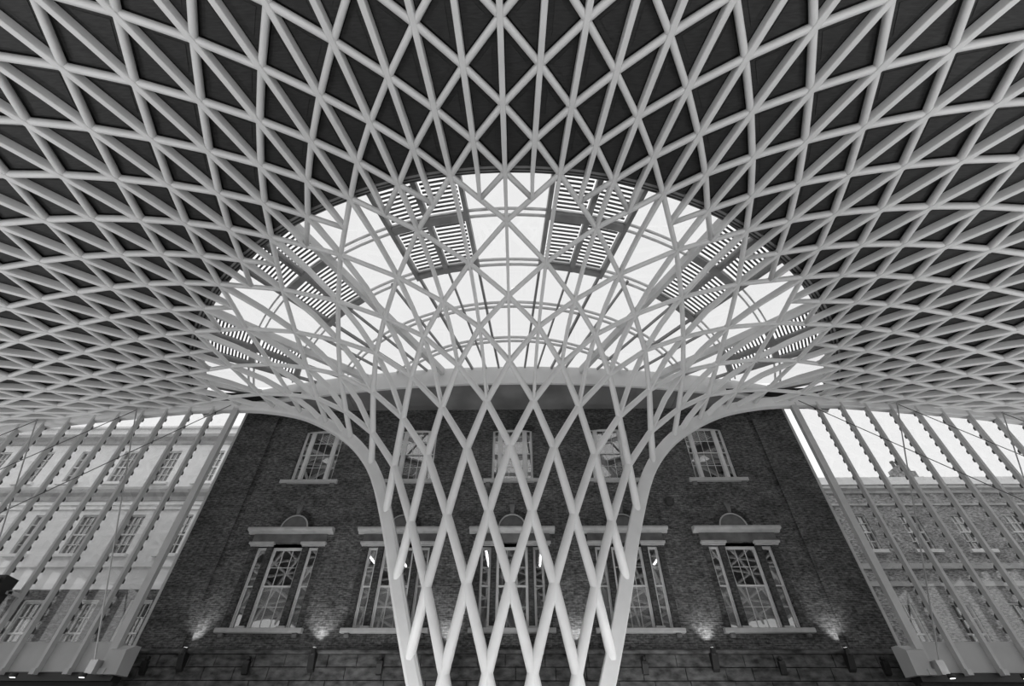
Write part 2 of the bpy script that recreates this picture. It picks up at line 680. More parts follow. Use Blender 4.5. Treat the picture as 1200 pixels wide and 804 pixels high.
def lower_window(n, c, label):
    w = empty('window_%d' % n, (c, WALL_Y, B_Z0))
    tag(w, label, 'window', kind='structure')
    z1 = B_Z1 - B_Z0
    y = 0.18
    zm = 1.62
    P0, P1 = 0.70, 0.95
    for (xa, xb, bv) in ((-B_HW, -P1, 0), (-P0, P0, 2), (P1, B_HW, 0)):
        fw = 0.06 if bv else 0.05
        m = MB()
        m.box(xa, xa + 0.05, y - .03, y + .1, 0, z1)
        m.box(xb - .05, xb, y - .03, y + .1, 0, z1)
        m.box(xa + .05, xb - .05, y - .03, y + .1, z1 - .06, z1)
        m.build('frame', MT['white'], w)
        add_sash(w, xa + .05, xb - .05, zm - .03, z1 - .06, y, fw, bv, 1)
        add_sash(w, xa + .05, xb - .05, 0, zm + .03, y + .048, fw, bv, 1)
        if n != 8:
            m = MB()
            m.box(xa + .06, xb - .06, y + .16, y + .17, 0.02, zm + (.0 if bv else .9))
            m.build('blind', MT['blind'], w)
    for sx in (-1, 1):
        m = MB()
        xa, xb = sorted((sx * P0, sx * P1))
        m.box(xa, xb, -0.02, 0.3, 0, z1)
        p = m.build('pilaster', MT['archbrick'], w)
        # capitals with two mouldings
        m = MB()
        xa, xb = sorted((sx * 0.62, sx * 1.76))
        m.box(xa + .05, xb - .05, -0.1, 0.0, z1 + .0, z1 + .07)
        m.box(xa, xb, -0.2, 0.0, z1 + .07, z1 + .16)
        m.build('capital', MT['sill'], w)
        m = MB()
        xa, xb = sorted((sx * 1.44, sx * 1.68))
        m.box(xa, xb, -0.03, 0.0, 0, z1)
        m.build('jamb_strip', MT['archbrick'], w)
    m = MB()
    m.box(-1.72, 1.72, -0.07, 0.0, z1 + .16, z1 + .54)
    m.box(-1.42, 1.42, -0.0, 0.3, z1, z1 + .1)
    m.build('frieze', MT['hood'], w)
    m = MB()
    m.prism_yz([(0, z1 + .54), (-.14, z1 + .54), (-.16, z1 + .60), (-.34, z1 + .63), (-.38, z1 + .67), (-.38, z1 + .74), (-.3, z1 + .79), (0, z1 + .83)], -1.97, 1.97)
    m.build('cornice', MT['sill'], w)
    # small blind arch with brick voussoirs and a keystone
    zs = z1 + .80
    r0, r1 = 0.66, 0.90
    m = MB()
    m.prism_xz([(r0 * math.cos(math.pi * k / 16), zs + r0 * math.sin(math.pi * k / 16)) for k in range(17)], -0.02, 0.02)
    t = m.build('tympanum', MT['hood'], w)
    m = MB()
    for k in range(16):
        q0, q1 = math.pi * k / 16, math.pi * (k + 1) / 16
        m.prism_xz([(r * math.cos(q), zs + r * math.sin(q)) for (r, q) in ((r0 - .06, q0), (r0, q0), (r0, q1), (r0 - .06, q1))], -0.06, -0.02)
    m.build('arch_moulding', MT['sill'], w)
    a = empty_part('arch', w)
    for k in range(18):
        if k in (8, 9):
            continue
        q0, q1 = math.pi * (k + .05) / 18, math.pi * (k + .95) / 18
        m = MB()
        m.prism_xz([(r * math.cos(q), zs + r * math.sin(q)) for (r, q) in ((r0 + .01, q0), (r1, q0), (r1, q1), (r0 + .01, q1))], -0.03 - .01 * (k % 2), 0.02)
        m.build('brick', MT['archbrick'], a)
    m = MB()
    m.prism_xz([(-.07, zs + r0 + .01), (.07, zs + r0 + .01), (.14, zs + 1.12), (-.14, zs + 1.12)], -0.10, 0.02)
    m.build('keystone', MT['hood'], w)
    m = MB()
    m.prism_yz([(.2, -.18), (-.22, -.18), (-.24, -.14), (-.24, -.03), (-.18, .0), (.2, .0)], -1.78, 1.78)
    m.build('sill', MT['sill'], w)
    for sx in (-1, 1):
        m = MB()
        xa, xb = sorted((sx * 0.66, sx * 1.02))
        m.box(xa, xb, -0.14, -0.02, 0.0, 0.07)
        m.build('sill_block', MT['sill'], w)
        m = MB()
        m.lathe((sx * 1.5 - .1, -.1, -.25), (1, 0, 0), [(.08, 0), (.1, .05), (.1, .16), (.08, .2)], 10)
        m.build('sill_bracket', MT['hood'], w)
    return w


place = ['nearest the stone building', 'second from the stone building', 'in the middle behind the lattice trunk',
         'second from the chimney building', 'nearest the chimney building']
for j, c in enumerate(BAYS):
    upper_window(j + 1, c, 'upper white three-light sash window ' + place[j])
for j, c in enumerate(BAYS):
    lower_window(j + 6, c, 'lower hooded three-light sash window with arch, ' + place[j])

# rooms behind the windows (pale plaster, tube lamps run away from the wall)
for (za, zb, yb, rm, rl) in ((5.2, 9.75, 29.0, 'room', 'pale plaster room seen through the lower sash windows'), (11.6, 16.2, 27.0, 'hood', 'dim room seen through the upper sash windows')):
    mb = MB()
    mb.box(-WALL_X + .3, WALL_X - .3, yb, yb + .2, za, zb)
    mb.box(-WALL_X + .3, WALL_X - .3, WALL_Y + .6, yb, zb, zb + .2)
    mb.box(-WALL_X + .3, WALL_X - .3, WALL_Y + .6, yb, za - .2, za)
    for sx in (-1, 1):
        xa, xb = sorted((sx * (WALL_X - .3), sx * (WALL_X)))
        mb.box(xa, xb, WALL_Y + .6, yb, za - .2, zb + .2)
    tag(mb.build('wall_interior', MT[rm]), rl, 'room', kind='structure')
for nl, x in enumerate((-9.35, -7.3, -5.75, -3.7, -1.32, 1.4, 3.8, 5.8, 7.4, 9.4)):
    lp = empty('ceiling_lamp', (x, 22.6, 9.35))
    tag(lp, 'glowing tube lamp behind the lower window ' + place[min(range(5), key=lambda b: abs(BAYS[b] - x * 1.1))], 'lamp', 'tube lamps in the lower rooms')
    m = MB()
    m.box(-.09, .09, 0, 3.0, .05, .4)
    m.build('housing', MT['white'], lp)
    m = MB()
    m.tube((0, .05, .02), (0, 2.95, .02), .028, 8)
    m.build('tube', MT['tube'], lp)

# soffit under the skylight upstand: separate panels, curved front line
def y_front(x):
    return 18.76 + 0.0088 * x * x


so = empty('trim_4', (0, 0, SOFFIT_Z))
tag(so, 'grey panelled soffit with a white curved lip above the upper windows', 'soffit', kind='structure')
SXW = 18.0
nS = 14
for k in range(nS + 1):
    xa = -SXW + (k - .5) * 2 * SXW / nS
    xb = xa + 2 * SXW / nS
    xa, xb = max(xa, -SXW), min(xb, SXW)
    m = MB()
    n_ = 4
    top = [(xa + .012 + (xb - xa - .024) * j / n_) for j in range(n_ + 1)]
    poly = [Vector((x, y_front(x) + .12, 0)) for x in top] + [Vector((xb - .012, WALL_Y + .05, 0)), Vector((xa + .012, WALL_Y + .05, 0))]
    m.plate(poly, Vector((0, 0, 1)), 0.06)
    m.build('soffit_panel', MT['soffit'], so)
m = MB()
N_ = 40
for j in range(N_):
    xa, xb = -SXW + 2 * SXW * j / N_, -SXW + 2 * SXW * (j + 1) / N_
    ya, yb = y_front(xa), y_front(xb)
    m.add([(xa, ya, -.04), (xb, yb, -.04), (xb, yb + .14, -.04), (xa, ya + .14, -.04), (xa, ya, .12), (xb, yb, .12), (xb, yb + .14, .12), (xa, ya + .14, .12)],
          [(0, 3, 2, 1), (4, 5, 6, 7), (0, 1, 5, 4), (2, 3, 7, 6)])
m.build('lip', MT['curb'], so)
m = MB()
for j in range(N_):
    xa, xb = -SXW + 2 * SXW * j / N_, -SXW + 2 * SXW * (j + 1) / N_
    ya, yb = y_front(xa) + .06, y_front(xb) + .06
    m.add([(xa, ya, .1), (xb, yb, .1), (xb, yb, SKY_Z - SOFFIT_Z), (xa, ya, SKY_Z - SOFFIT_Z),
           (xa, ya + .15, .1), (xb, yb + .15, .1), (xb, yb + .15, SKY_Z - SOFFIT_Z), (xa, ya + .15, SKY_Z - SOFFIT_Z)],
          [(0, 1, 2, 3), (5, 4, 7, 6), (3, 2, 6, 7), (0, 4, 5, 1)])
m.build('upstand', MT['curb'], so)
m = MB()
m.box(-SXW, SXW, WALL_Y - 1.2, WALL_Y + .6, .30, .45)
m.build('backing', MT['deck'], so)

# ------------------------------------------------------------------ ceiling: deck and triangular panels
def clip_y(poly, yf):
    """keep the part with y < yf(p)"""
    out = []
    n = len(poly)
    for j in range(n):
        p, q = poly[j], poly[(j + 1) % n]
        dp, dq = p.y - yf, q.y - yf
        if dp <= 0:
            out.append(p)
        if (dp < 0 < dq) or (dq < 0 < dp):
            out.append(p.lerp(q, dp / (dp - dq)))
    return out


Y_CUT = S * 15.95
mb = MB()
KD0 = 10
for k in range(KD0, KMAX):
    i = -9.75
    while i < 9.75:
        ps = [(i, k), (i + .25, k), (i + .25, k + 1), (i, k + 1)]
        poly = [pt(*q) + nrm(*q) * 0.31 for q in ps]
        poly = clip_y(poly, Y_CUT)
        if len(poly) >= 3:
            top = [p + Vector((0, 0, .25)) for p in poly]
            mb.add(poly, [tuple(range(len(poly)))])
            mb.add(top, [tuple(range(len(poly) - 1, -1, -1))])
        i += .25
ceiling = mb.build('ceiling', MT['deck'])
tag(ceiling, 'dark sweeping roof deck behind the lattice', 'ceiling', kind='structure')


def inset(poly, d):
    c = Vector((0, 0, 0))
    for p in poly:
        c += p
    c /= len(poly)
    n = (poly[1] - poly[0]).cross(poly[2] - poly[0]).normalized()
    lines = []
    m = len(poly)
    for j in range(m):
        a, b = poly[j], poly[(j + 1) % m]
        e = (b - a)
        if e.length < 1e-4:
            continue
        e = e.normalized()
        inn = n.cross(e)
        if inn.dot(c - a) < 0:
            inn = -inn
        lines.append((a + inn * d, e))
    out = []
    m = len(lines)
    for j in range(m):
        p, e = lines[j - 1]
        q, g = lines[j]
        cr_ = e.cross(g)
        den = cr_.dot(n)
        if abs(den) < 1e-5:
            out.append(q)
            continue
        t = (q - p).cross(g).dot(n) / den
        out.append(p + e * t)
    # reject flipped
    nn = Vector((0, 0, 0))
    for j in range(1, len(out) - 1):
        nn += (out[j] - out[0]).cross(out[j + 1] - out[0])
    if nn.dot(n) <= 0.02:
        return None
    return out


tris = []
for k in range(10, KMAX - 1):
    base = 0.0 if k % 2 == 0 else 0.25
    j = -20
    while j <= 20:
        i = base + j * .5
        for s_ in (-1, 1):
            tris.append([(i, k), (i + s_ * .25, k + 1), (i, k + 2)])
        j += 1
for j in range(-20, 20):
    i = j * .5
    tris.append([(i, 10), (i + .25, 10), (i + .25, 11)])
    tris.append([(i + .25, 10), (i + .5, 10), (i + .25, 11)])
plist = []
for t in tris:
    if max(abs(q[0]) for q in t) > 9.4:
        continue
    poly = [pt(*q) + nrm(*q) * 0.19 for q in t]
    poly = clip_y(poly, Y_CUT - .05)
    if len(poly) < 3:
        continue
    ins = inset(poly, 0.11)
    if not ins:
        continue
    c = sum(ins, Vector((0, 0, 0))) / len(ins)
    pr = [project(p) for p in ins]
    area = 0.0
    if all(pr):
        inside = any(-5 < p[0] < 1205 and -5 < p[1] < 809 for p in pr)
        if inside:
            for a in range(len(pr)):
                p, q = pr[a], pr[(a + 1) % len(pr)]
                area += p[0] * q[1] - q[0] * p[1]
            area = abs(area) / 2
    plist.append((area, c, ins))
plist.sort(key=lambda q: -q[0])


def panel_geo(m, poly):
    n = (poly[1] - poly[0]).cross(poly[2] - poly[0]).normalized()
    if n.z < 0:
        n = -n
    m.plate(poly, n, 0.05)
    inner = inset(poly, 0.16)
    if inner:
        # shallow raised tray inside the rim
        m.plate([p - n * 0.018 for p in inner], n, 0.018)


rest = MB()
for a, (area, c, ins) in enumerate(plist):
    if a < 300 and area > 0:
        m = MB()
        panel_geo(m, ins)
        m.build('roof_panel', MT['panel'], ceiling)
    else:
        panel_geo(rest, ins)
rest.build('roof_panel_field', MT['panel'], ceiling, kind='stuff')

# ================================================================== THE STEEL DIAGRID
dg = empty('steel_diagrid', (0, S * 15.2, 0))
tag(dg, 'white steel lattice trunk flaring into a wide diagrid roof frame', 'roof frame')
dg_off = Vector((0, S * 15.2, 0))


def part(mb, name, mat, smooth=False):
    o = mb.build(name, mat, None, smooth)
    o.parent = dg
    o.matrix_parent_inverse = Matrix.Translation(-dg_off)
    return o


TR = {-2: .205, -1: .20, 0: .192, 1: .182, 2: .172, 3: .160, 4: .140, 5: .122, 6: .110, 7: .102, 8: .097, 9: .095}


def tube_r(k):
    if k >= 9:
        return .095
    return cubic(TR, k)


def split_runs(samples):
    """samples: list of (i,k). Returns runs of points clipped to y<edge and z>0 and |i|<9.5"""
    runs, cur = [], []

    def ok(q):
        return abs(q[0]) <= 9.5 and pt(*q).y <= y_edge_k(q[1]) + 0.02 and pt(*q).z >= 0.02

    prev = None
    for q in samples:
        good = ok(q)
        if prev is not None and good != prev[1]:
            a, b = (prev[0], q)
            lo, hi = 0.0, 1.0
            for _ in range(24):
                mid = (lo + hi) / 2
                qq = (a[0] + (b[0] - a[0]) * mid, a[1] + (b[1] - a[1]) * mid)
                if ok(qq) == prev[1]:
                    lo = mid
                else:
                    hi = mid
            x = lo if prev[1] else hi
            qq = (a[0] + (b[0] - a[0]) * x, a[1] + (b[1] - a[1]) * x)
            if prev[1]:
                cur.append(qq)
                runs.append(cur)
                cur = []
            else:
                cur = [qq]
        if good:
            cur.append(q)
        prev = (q, good)
    if len(cur) > 1:
        runs.append(cur)
    return [r for r in runs if len(r) > 1 and sum((pt(*a) - pt(*b)).length for a, b in zip(r, r[1:])) > 0.35]


NS = 12


def tube_section(k):
    r = tube_r(k)
    ext = 0.0 if k < 10 else 0.08 * min(1, (k - 10) / .6 + .35)
    out = []
    for j in range(NS):
        q = 2 * math.pi * (j + .5) / NS
        a, b = r * math.cos(q), r * math.sin(q)
        out.append((a, b + (ext if b > 0 else 0)))
    return out


def node_pt(q):
    """straight members between nodes: quarter points of the inner bays sit on the chord"""
    return pt(*q)


for s_ in (1, -1):
    for j in range(-40, 41):
        i0 = j * .5
        smp = []
        if j % 2:                       # the half of the diagonals that runs down the trunk
            for k in range(-2, 10):
                smp.append((i0 - s_ * .5 * (10 - k), k))
        else:
            smp.append((i0 - s_ * .25, 9.5))
        for k in range(10, KMAX + 1):
            smp.append((i0 + s_ * .25 * (k - 10), k))
        for run in split_runs(smp):
            m = MB()
            pts = []
            for q in run:
                if abs(q[1] - 9.5) < 1e-6:
                    a = pt(q[0] - .25, 9) if s_ > 0 and False else None
                    # chord midpoint of the crossing diagonal
                    p0 = pt(q[0] + s_ * .25, 9) if False else pt(round((q[0] - s_ * .25) * 1) if abs((q[0] - s_ * .25) - round(q[0] - s_ * .25)) < 1e-6 else q[0] + s_ * .25, 9)
                    p1 = pt(q[0] - s_ * .25, 10)
                    pts.append((p0 + p1) / 2)
                else:
                    pts.append(pt(*q))
            secs = [tube_section(q[1]) for q in run]
            m.sweep(pts, [nrm(*q) for q in run], lambda a, secs=secs: secs[a])
            part(m, 'diagonal_tube', MT['steel'], True)

# meridian fins
def fin_section(k):
    t = min(1, max(0, (k - 9.5)))
    w = .110 + .055 * t
    lo = -.115 - .015 * t
    hi = .15 + .025 * t
    b = .02
    return [(-w / 2 + b, lo), (w / 2 - b, lo), (w / 2, lo + b), (w / 2, hi), (-w / 2, hi), (-w / 2, lo + b)]


for j in range(-38, 39):
    i = j * .25
    if j % 2:
        k0 = 9.5
    elif j % 4 == 2 or j % 4 == -2:
        k0 = 4
    else:
        k0 = 5
    smp = [(i, k0)] + [(i, k) for k in range(int(math.floor(k0)) + 1, KMAX + 1)]
    for run in split_runs(smp):
        m = MB()
        pts = [pt(*q) for q in run]
        if j % 2 and abs(run[0][1] - 9.5) < 1e-6:
            ii = round(i)                     # integer node on ring 9 beside this quarter line
            hh = ii + (.5 if i > ii else -.5)
            pts[0] = (pt(ii, 9) + pt(hh, 10)) / 2
        secs = [fin_section(q[1]) for q in run]
        m.sweep(pts, [nrm(*q) for q in run], lambda a, secs=secs: secs[a])
        part(m, 'meridian_fin', MT['steel'])

# the two edge arches
for sx in (-1, 1):
    pts, nr = [], []
    for (k, i, p) in edge:
        pts.append(Vector((sx * p.x, p.y + .05, p.z)))
    m = MB()
    m2 = []
    for a in range(len(pts)):
        b0, b1 = max(0, a - 1), min(len(pts) - 1, a + 1)
        t = (pts[b1] - pts[b0]).normalized()
        n = Vector((0, 1, 0)).cross(t)
        # upper side of the arch
        n = n if (n.z > 0 or (abs(n.z) < .3 and n.x * -sx > 0)) else -n
        m2.append(n.normalized())
    W2 = .19
    sec = [(-W2 + .06, -.30), (W2 - .03, -.30), (W2, -.27), (W2, .2), (W2 - .03, .23), (-W2 + .06, .23), (-W2, .13), (-W2, -.2)]
    grow = [1 + .45 * min(1, max(0, (e_[0] - 7) / 6)) for e_ in edge]
    m.sweep(pts, m2, lambda a: [(p_, q_ * grow[a]) for p_, q_ in sec])
    part(m, 'edge_arch', MT['steel'])

# brackets that carry the skylight rafters at the ring of large nodes
for j in range(-8, 9):
    i = j + .5 if j < 8 else None
    if i is None or abs(i) > 6.6:
        continue
    p = pt(i, 10)
    if p.y > Y_CUT:
        continue
    m = MB()
    a = ang(i)
    inn = Vector((-math.sin(a), math.cos(a), 0))
    b0 = p + inn * .14 + Vector((0, 0, .02))
    m.tube(b0, b0 + Vector((0, 0, 1.15)), .05, 8)
    m.lathe(b0 + Vector((0, 0, -.05)), (0, 0, 1), [(.1, 0), (.14, .03), (.14, .09), (.08, .14), (.08, .22), (.11, .25), (.11, .3)], 10)
    part(m, 'bracket', MT['metal'])
# base ring of the trunk
m = MB()
for sx in (1,):
    pts = [Vector((p[0], p[1], 0.0)) for p in [plan(a / 20 * .75, 5.92) for a in range(-20, 21)]]
    m.sweep(pts, [Vector((0, 0, 1))] * len(pts), lambda a: [(-.45, 0), (.45, 0), (.45, .12), (.38, .18), (-.38, .18), (-.45, .12)])
part(m, 'base_kerb', MT['base'])

# ================================================================== SKYLIGHT
sk = empty('skylight', (0, 0, SKY_Z))
tag(sk, 'fan shaped glass skylight with ring bars and louvred vents above the trunk', 'skylight')
RINGS = [5.9, 7.75, 9.65, 11.62, 13.55, 15.5]


def sp(i, r, z=0.0):
    x, y = plan(ang(i), r)
    return Vector((x, y, z))


def in_sky(p):
    return p.y <= y_front(p.x) + .1


# ring beams (paired flat bars) split where the upstand cuts them
for ri, r in enumerate(RINGS[1:-1]):
    for (dr, w, d0, d1) in ((-.11, .075, -.12, .0), (.11, .075, -.12, .0)):
        run = []
        runs = []
        q = -8.6
        while q <= 8.6001:
            p = sp(q, r + dr)
            if in_sky(p):
                run.append(p)
            elif run:
                runs.append(run)
                run = []
            q += .2
        if run:
            runs.append(run)
        for rn in runs:
            if len(rn) < 2:
                continue
            m = MB()
            m.sweep(rn, [Vector((0, 0, 1))] * len(rn), lambda a, w=w, d0=d0, d1=d1: [(-w / 2, d0), (w / 2, d0), (w / 2, d1), (-w / 2, d1)])
            m.build('ring_bar', MT['lightmetal'], sk)


def radial_clip(i, r0, r1):
    """shorten a radial so it starts at the upstand"""
    n = 60
    for j in range(n + 1):
        r = r0 + (r1 - r0) * j / n
        if in_sky(sp(i, r)):
            return r
    return None


# rafters under the glass on the half-index lines, thin bars between
for j in range(-7, 8):
    for (i, deep) in ((j + .5, True), (j, False)):
        if abs(i) > 7.3 or (not deep and j == 0):
            continue
        r0 = radial_clip(i, RINGS[0], 15.5)
        r1 = 15.45 if deep else 11.62
        if r0 is None or r0 > r1 - .3:
            continue
        if deep:
            big = abs(i) in (2.5, 4.5, 6.5)
            m = MB()
            m.beam(sp(i, r0), sp(i, r1), .22 if big else .10, Vector((0, 0, 1)), -.45 if big else -.2, -.04)
            m.build('rafter', MT['lightmetal'] if big else MT['metal'], sk)
        else:
            for di in (-.0,):
                m = MB()
                m.beam(sp(i + di, r0), sp(i + di, r1), .07, Vector((0, 0, 1)), -.14, -.0)
                m.build('glazing_bar', MT['metal'], sk)

# panes
def louvre_bay(i):
    return 0.5 < abs(i) < 1.5 or 2.5 < abs(i) < 3.5 or 4.5 < abs(i) < 5.5


for ri in range(len(RINGS) - 1):
    ra, rb = RINGS[ri], RINGS[ri + 1]
    inner = ri < 3
    q = -7.5
    while q < 7.5:
        w = .5 if inner else 1.0
        if inner and abs(q) < .6 and q >= -.5 and q < .5:
            pass
        mid = q + w / 2
        if not inner and louvre_bay(mid):
            q += w
            continue
        poly = [sp(q, ra), sp(q + w, ra), sp(q + w, rb), sp((q + w / 2), rb), sp(q, rb), ]
        cen = sum(poly, Vector((0, 0, 0))) / 5
        poly = clip_y(poly, y_front(cen.x) + .1)
        if len(poly) >= 3:
            ins = inset(poly, .015)
            if ins:
                m = MB()
                m.plate(ins, Vector((0, 0, 1)), .02)
                m.build('pane', MT['skyglass'], sk)
        q += w

# louvred vent units: two by two panels of blades
for base in (0.5, 2.5, 4.5):
    for sx in (1, -1):
        iA, iB = base * sx, (base + 1) * sx
        iM = (iA + iB) / 2
        un = empty_part('louvre_vent', sk)
        un['label'] = 'dark framed louvre vent with thin blades'
        m = MB()
        UPV = Vector((0, 0, 1))
        for i in (iA, iB):
            m.beam(sp(i, 11.5), sp(i, 15.45), .16, UPV, -.34, -.02)
        m.beam(sp(iM, 11.5), sp(iM, 15.45), .20, UPV, -.30, -.04)
        for r, w in ((11.62, .22), (13.55, .30), (15.4, .2)):
            m.beam(sp(iA, r), sp(iM, r), w, UPV, -.32, -.03)
            m.beam(sp(iM, r), sp(iB, r), w, UPV, -.32, -.03)
        m.build('vent_frame', MT['metal'], un)
        for (ra, rb) in ((11.78, 13.35), (13.75, 15.25)):
            for (p, q) in ((iA, iM), (iM, iB)):
                nb = 11
                for b in range(nb):
                    r = ra + (rb - ra) * (b + .5) / nb
                    e0, e1 = p + (q - p) * .1, p + (q - p) * .9
                    m = MB()
                    a_, b_ = sp(e0, r), sp(e1, r)
                    tdir = (b_ - a_).normalized()
                    out = Vector((tdir.y, -tdir.x, 0))
                    m.beam(a_, b_, .085, (UPV + out * .0).normalized(), -.12, -.085)
                    m.build('slat', MT['slat'], un)

# outer rim of the opening: stacked dark bands, pale upstand
for (rr, za, zb, mat, nm) in ((15.32, -1.26, -1.18, 'metal', 'rim_band'), (15.39, -1.40, -1.22, 'panel', 'rim_band'), (15.44, -1.44, -1.3, 'metal', 'rim_band'), (15.49, -1.48, -1.3, 'panel', 'rim_band'), (15.54, -1.5, .02, 'metal', 'outer_upstand')):
    m = MB()
    run = []
    q = -8.5
    while q <= 8.501:
        p = sp(q, rr)
        if p.y < Y_CUT + .3:
            run.append(p)
        q += .25
    m.sweep(run, [Vector((0, 0, 1))] * len(run), lambda a, za=za, zb=zb: [(-.04, za), (.04, za), (.04, zb), (-.04, zb)])
    m.build(nm, MT[mat], sk)

# ================================================================== GLAZED SIDES
GY = 20.15
for sx in (-1, 1):
    side = 'pale stone building' if sx < 0 else 'chimney building'
    fa = empty('glass_facade', (sx * 14.9, GY, 0))
    tag(fa, 'tall glazed screen with slanting bracing cables, in front of the %s' % ('pale stone building' if sx < 0 else 'brick chimney building'), 'glass wall')
    X0 = sx * 14.9

    def fb(m, nm, mat, smooth=False, par=None):
        o = m.build(nm, MT[mat], None, smooth)
        o.parent = fa
        o.matrix_parent_inverse = Matrix.Translation(-Vector((X0, GY, 0)))
        return o

    nb = 13
    sp_ = 1.24
    clamps = MB()
    for b in range(nb + 1):
        x = X0 + sx * sp_ * b
        zt = edge_z(x) - .15
        m = MB()
        hw = .15 if b == 0 else .06
        m.box(x - hw, x + hw, GY - .36, GY - .14, 4.02, zt)
        # foot plate
        m.box(x - hw - .03, x + hw + .03, GY - .45, GY - .40, 4.02, 4.2)
        fb(m, 'mullion', 'mullion')
        if b > 0:
            z = 5.3
            while z < zt - .2:
                clamps.prism_yz([(GY - .14, z), (GY - .03, z + .04), (GY - .03, z + .17), (GY - .14, z + .26)], x - .045, x + .045)
                z += .44
        if b < nb:
            xn = x + sx * sp_
            xa, xb = sorted((x, xn))
            za, zb = edge_z(xa) - .12, edge_z(xb) - .12
            m = MB()
            m.prism_xz([(xa + .012, 5.05), (xb - .012, 5.05), (xb - .012, zb), (xa + .012, za)], GY - .01, GY + .01)
            fb(m, 'pane', 'glass')
            # head rail
            m = MB()
            m.prism_xz([(xa, za - .02), (xb, zb - .02), (xb, zb + .14), (xa, za + .14)], GY - .06, GY + .1)
            fb(m, 'head_rail', 'mullion')
            m = MB()
            m.prism_yz([(GY - .13, 4.12), (GY - .13, 5.02), (GY - .08, 5.07), (GY + .25, 5.07), (GY + .25, 4.12)], xa + .006, xb - .006)
            fb(m, 'base_panel', 'base')
    fb(clamps, 'glass_clamp', 'clip')['kind'] = 'stuff'
    # end box of the base, canted towards the brick wall
    m = MB()
    xa, xb = sorted((X0, X0 - sx * .62))
    m.prism_yz([(GY - .40, 4.02), (GY - .46, 4.75), (GY - .05, 4.95), (GY + .25, 4.95), (GY + .25, 4.02)], xa, xb)
    fb(m, 'base_end', 'base')
    m = MB()
    xa, xb = sorted((X0 - sx * .4, X0 + sx * sp_ * nb))
    m.box(xa, xb, GY - .2, GY + .3, 3.85, 4.1)
    fb(m, 'base_rail', 'black')
    # bracing cables
    for n in range(3):
        xs_ = X0 + sx * (0.2 + 4.96 * n)
        xt_ = xs_ + sx * 4.95
        m = MB()
        m.tube((xs_, GY - .62, 4.3), (xt_, GY - .62, edge_z(xt_) - .2), .028, 6)
        m.box(xs_ - .14, xs_ + .14, GY - .7, GY - .40, 4.0, 4.42)
        fb(m, 'brace_rod', 'cable')
        zt = edge_z(xs_) - .2
        xe = xs_ + sx * 13.5
        L = 1.0
        ze = zt - 13.5 * .73
        m = MB()
        m.tube((xs_, GY - .55, zt), (xe, GY - .55, ze), .022, 6)
        fb(m, 'brace_cable', 'clip')
    # solid wall under the screen
    m = MB()
    xa, xb = sorted((sx * 14.5, sx * 34.0))
    m.box(xa, xb, GY - .05, GY + .25, 0, 3.85)
    tag(m.build('wall_left' if sx < 0 else 'wall_right', MT['dark']), 'dark wall below the glazed screen by the %s' % side, 'wall', kind='structure')

# ================================================================== BUILDINGS OUTSIDE
def far_window(parent, x, z0, w, h, y, blind=False):
    f = MB()
    d = .1
    f.box(x - w / 2 - .05, x - w / 2 + .04, y - d, y + .05, z0, z0 + h)
    f.box(x + w / 2 - .04, x + w / 2 + .05, y - d, y + .05, z0, z0 + h)
    f.box(x - w / 2 + .04, x + w / 2 - .04, y - d, y + .05, z0 + h - .08, z0 + h)
    f.box(x - w / 2 + .04, x + w / 2 - .04, y - d, y + .05, z0, z0 + .08)
    f.box(x - w / 2 + .04, x + w / 2 - .04, y - d + .02, y + .05, z0 + h * .5 - .04, z0 + h * .5 + .04)
    for k in (1, 2):
        xx = x - w / 2 + w * k / 3
        f.box(xx - .02, xx + .02, y - d + .03, y + .03, z0 + .08, z0 + h - .08)
    for k in (.25, .75):
        f.box(x - w / 2 + .04, x + w / 2 - .04, y - d + .03, y + .03, z0 + h * k - .02, z0 + h * k + .02)
    fo = f.build('window', MT['white'], parent)
    g = MB()
    g.box(x - w / 2 + .04, x + w / 2 - .04, y + .0, y + .02, z0 + .08, z0 + h - .08)
    g.build('pane', MT['winglass'], fo)
    if blind:
        g = MB()
        g.box(x - w / 2 + .06, x + w / 2 - .06, y + .12, y + .15, z0 + h * .45, z0 + h - .06)
        g.build('blind', MT['blind'], fo)
    s = MB()
    s.box(x - w / 2 - .2, x + w / 2 + .2, y - .4, y + .0, z0 - .18, z0)
    s.build('window_sill', MT['stone'], parent)


def facade_block(root, x0, x1, y, zt, wins, mat, depth=6, zb=-0.05):
    m = MB()
    wall_with_holes(m, x0, x1, zb, zt, [(x - w / 2, x + w / 2, z, z + h) for (x, z, w, h, b) in wins], y, y + .45)
    m.build('wall', MT[mat], root)
    m = MB()
    m.box(x0, x1, y + 1.2, y + depth, zb, zt - .3)
    m.build('core', MT['dark'], root)
    for (x, z, w, h, b) in wins:
        far_window(root, x, z, w, h, y + .2, b)


BY = 28.0
st = empty('stone_building', (-27, BY, 0))
tag(st, 'pale ashlar terrace with cornices and rows of sash windows outside the glazed screen', 'building')


def reparent(root, fn):
    before = set(COL.objects)
    fn()
    inv = Matrix.Translation(-Vector(root.location))
    for o in COL.objects:
        if o not in before and o.parent == root:
            o.matrix_parent_inverse = inv


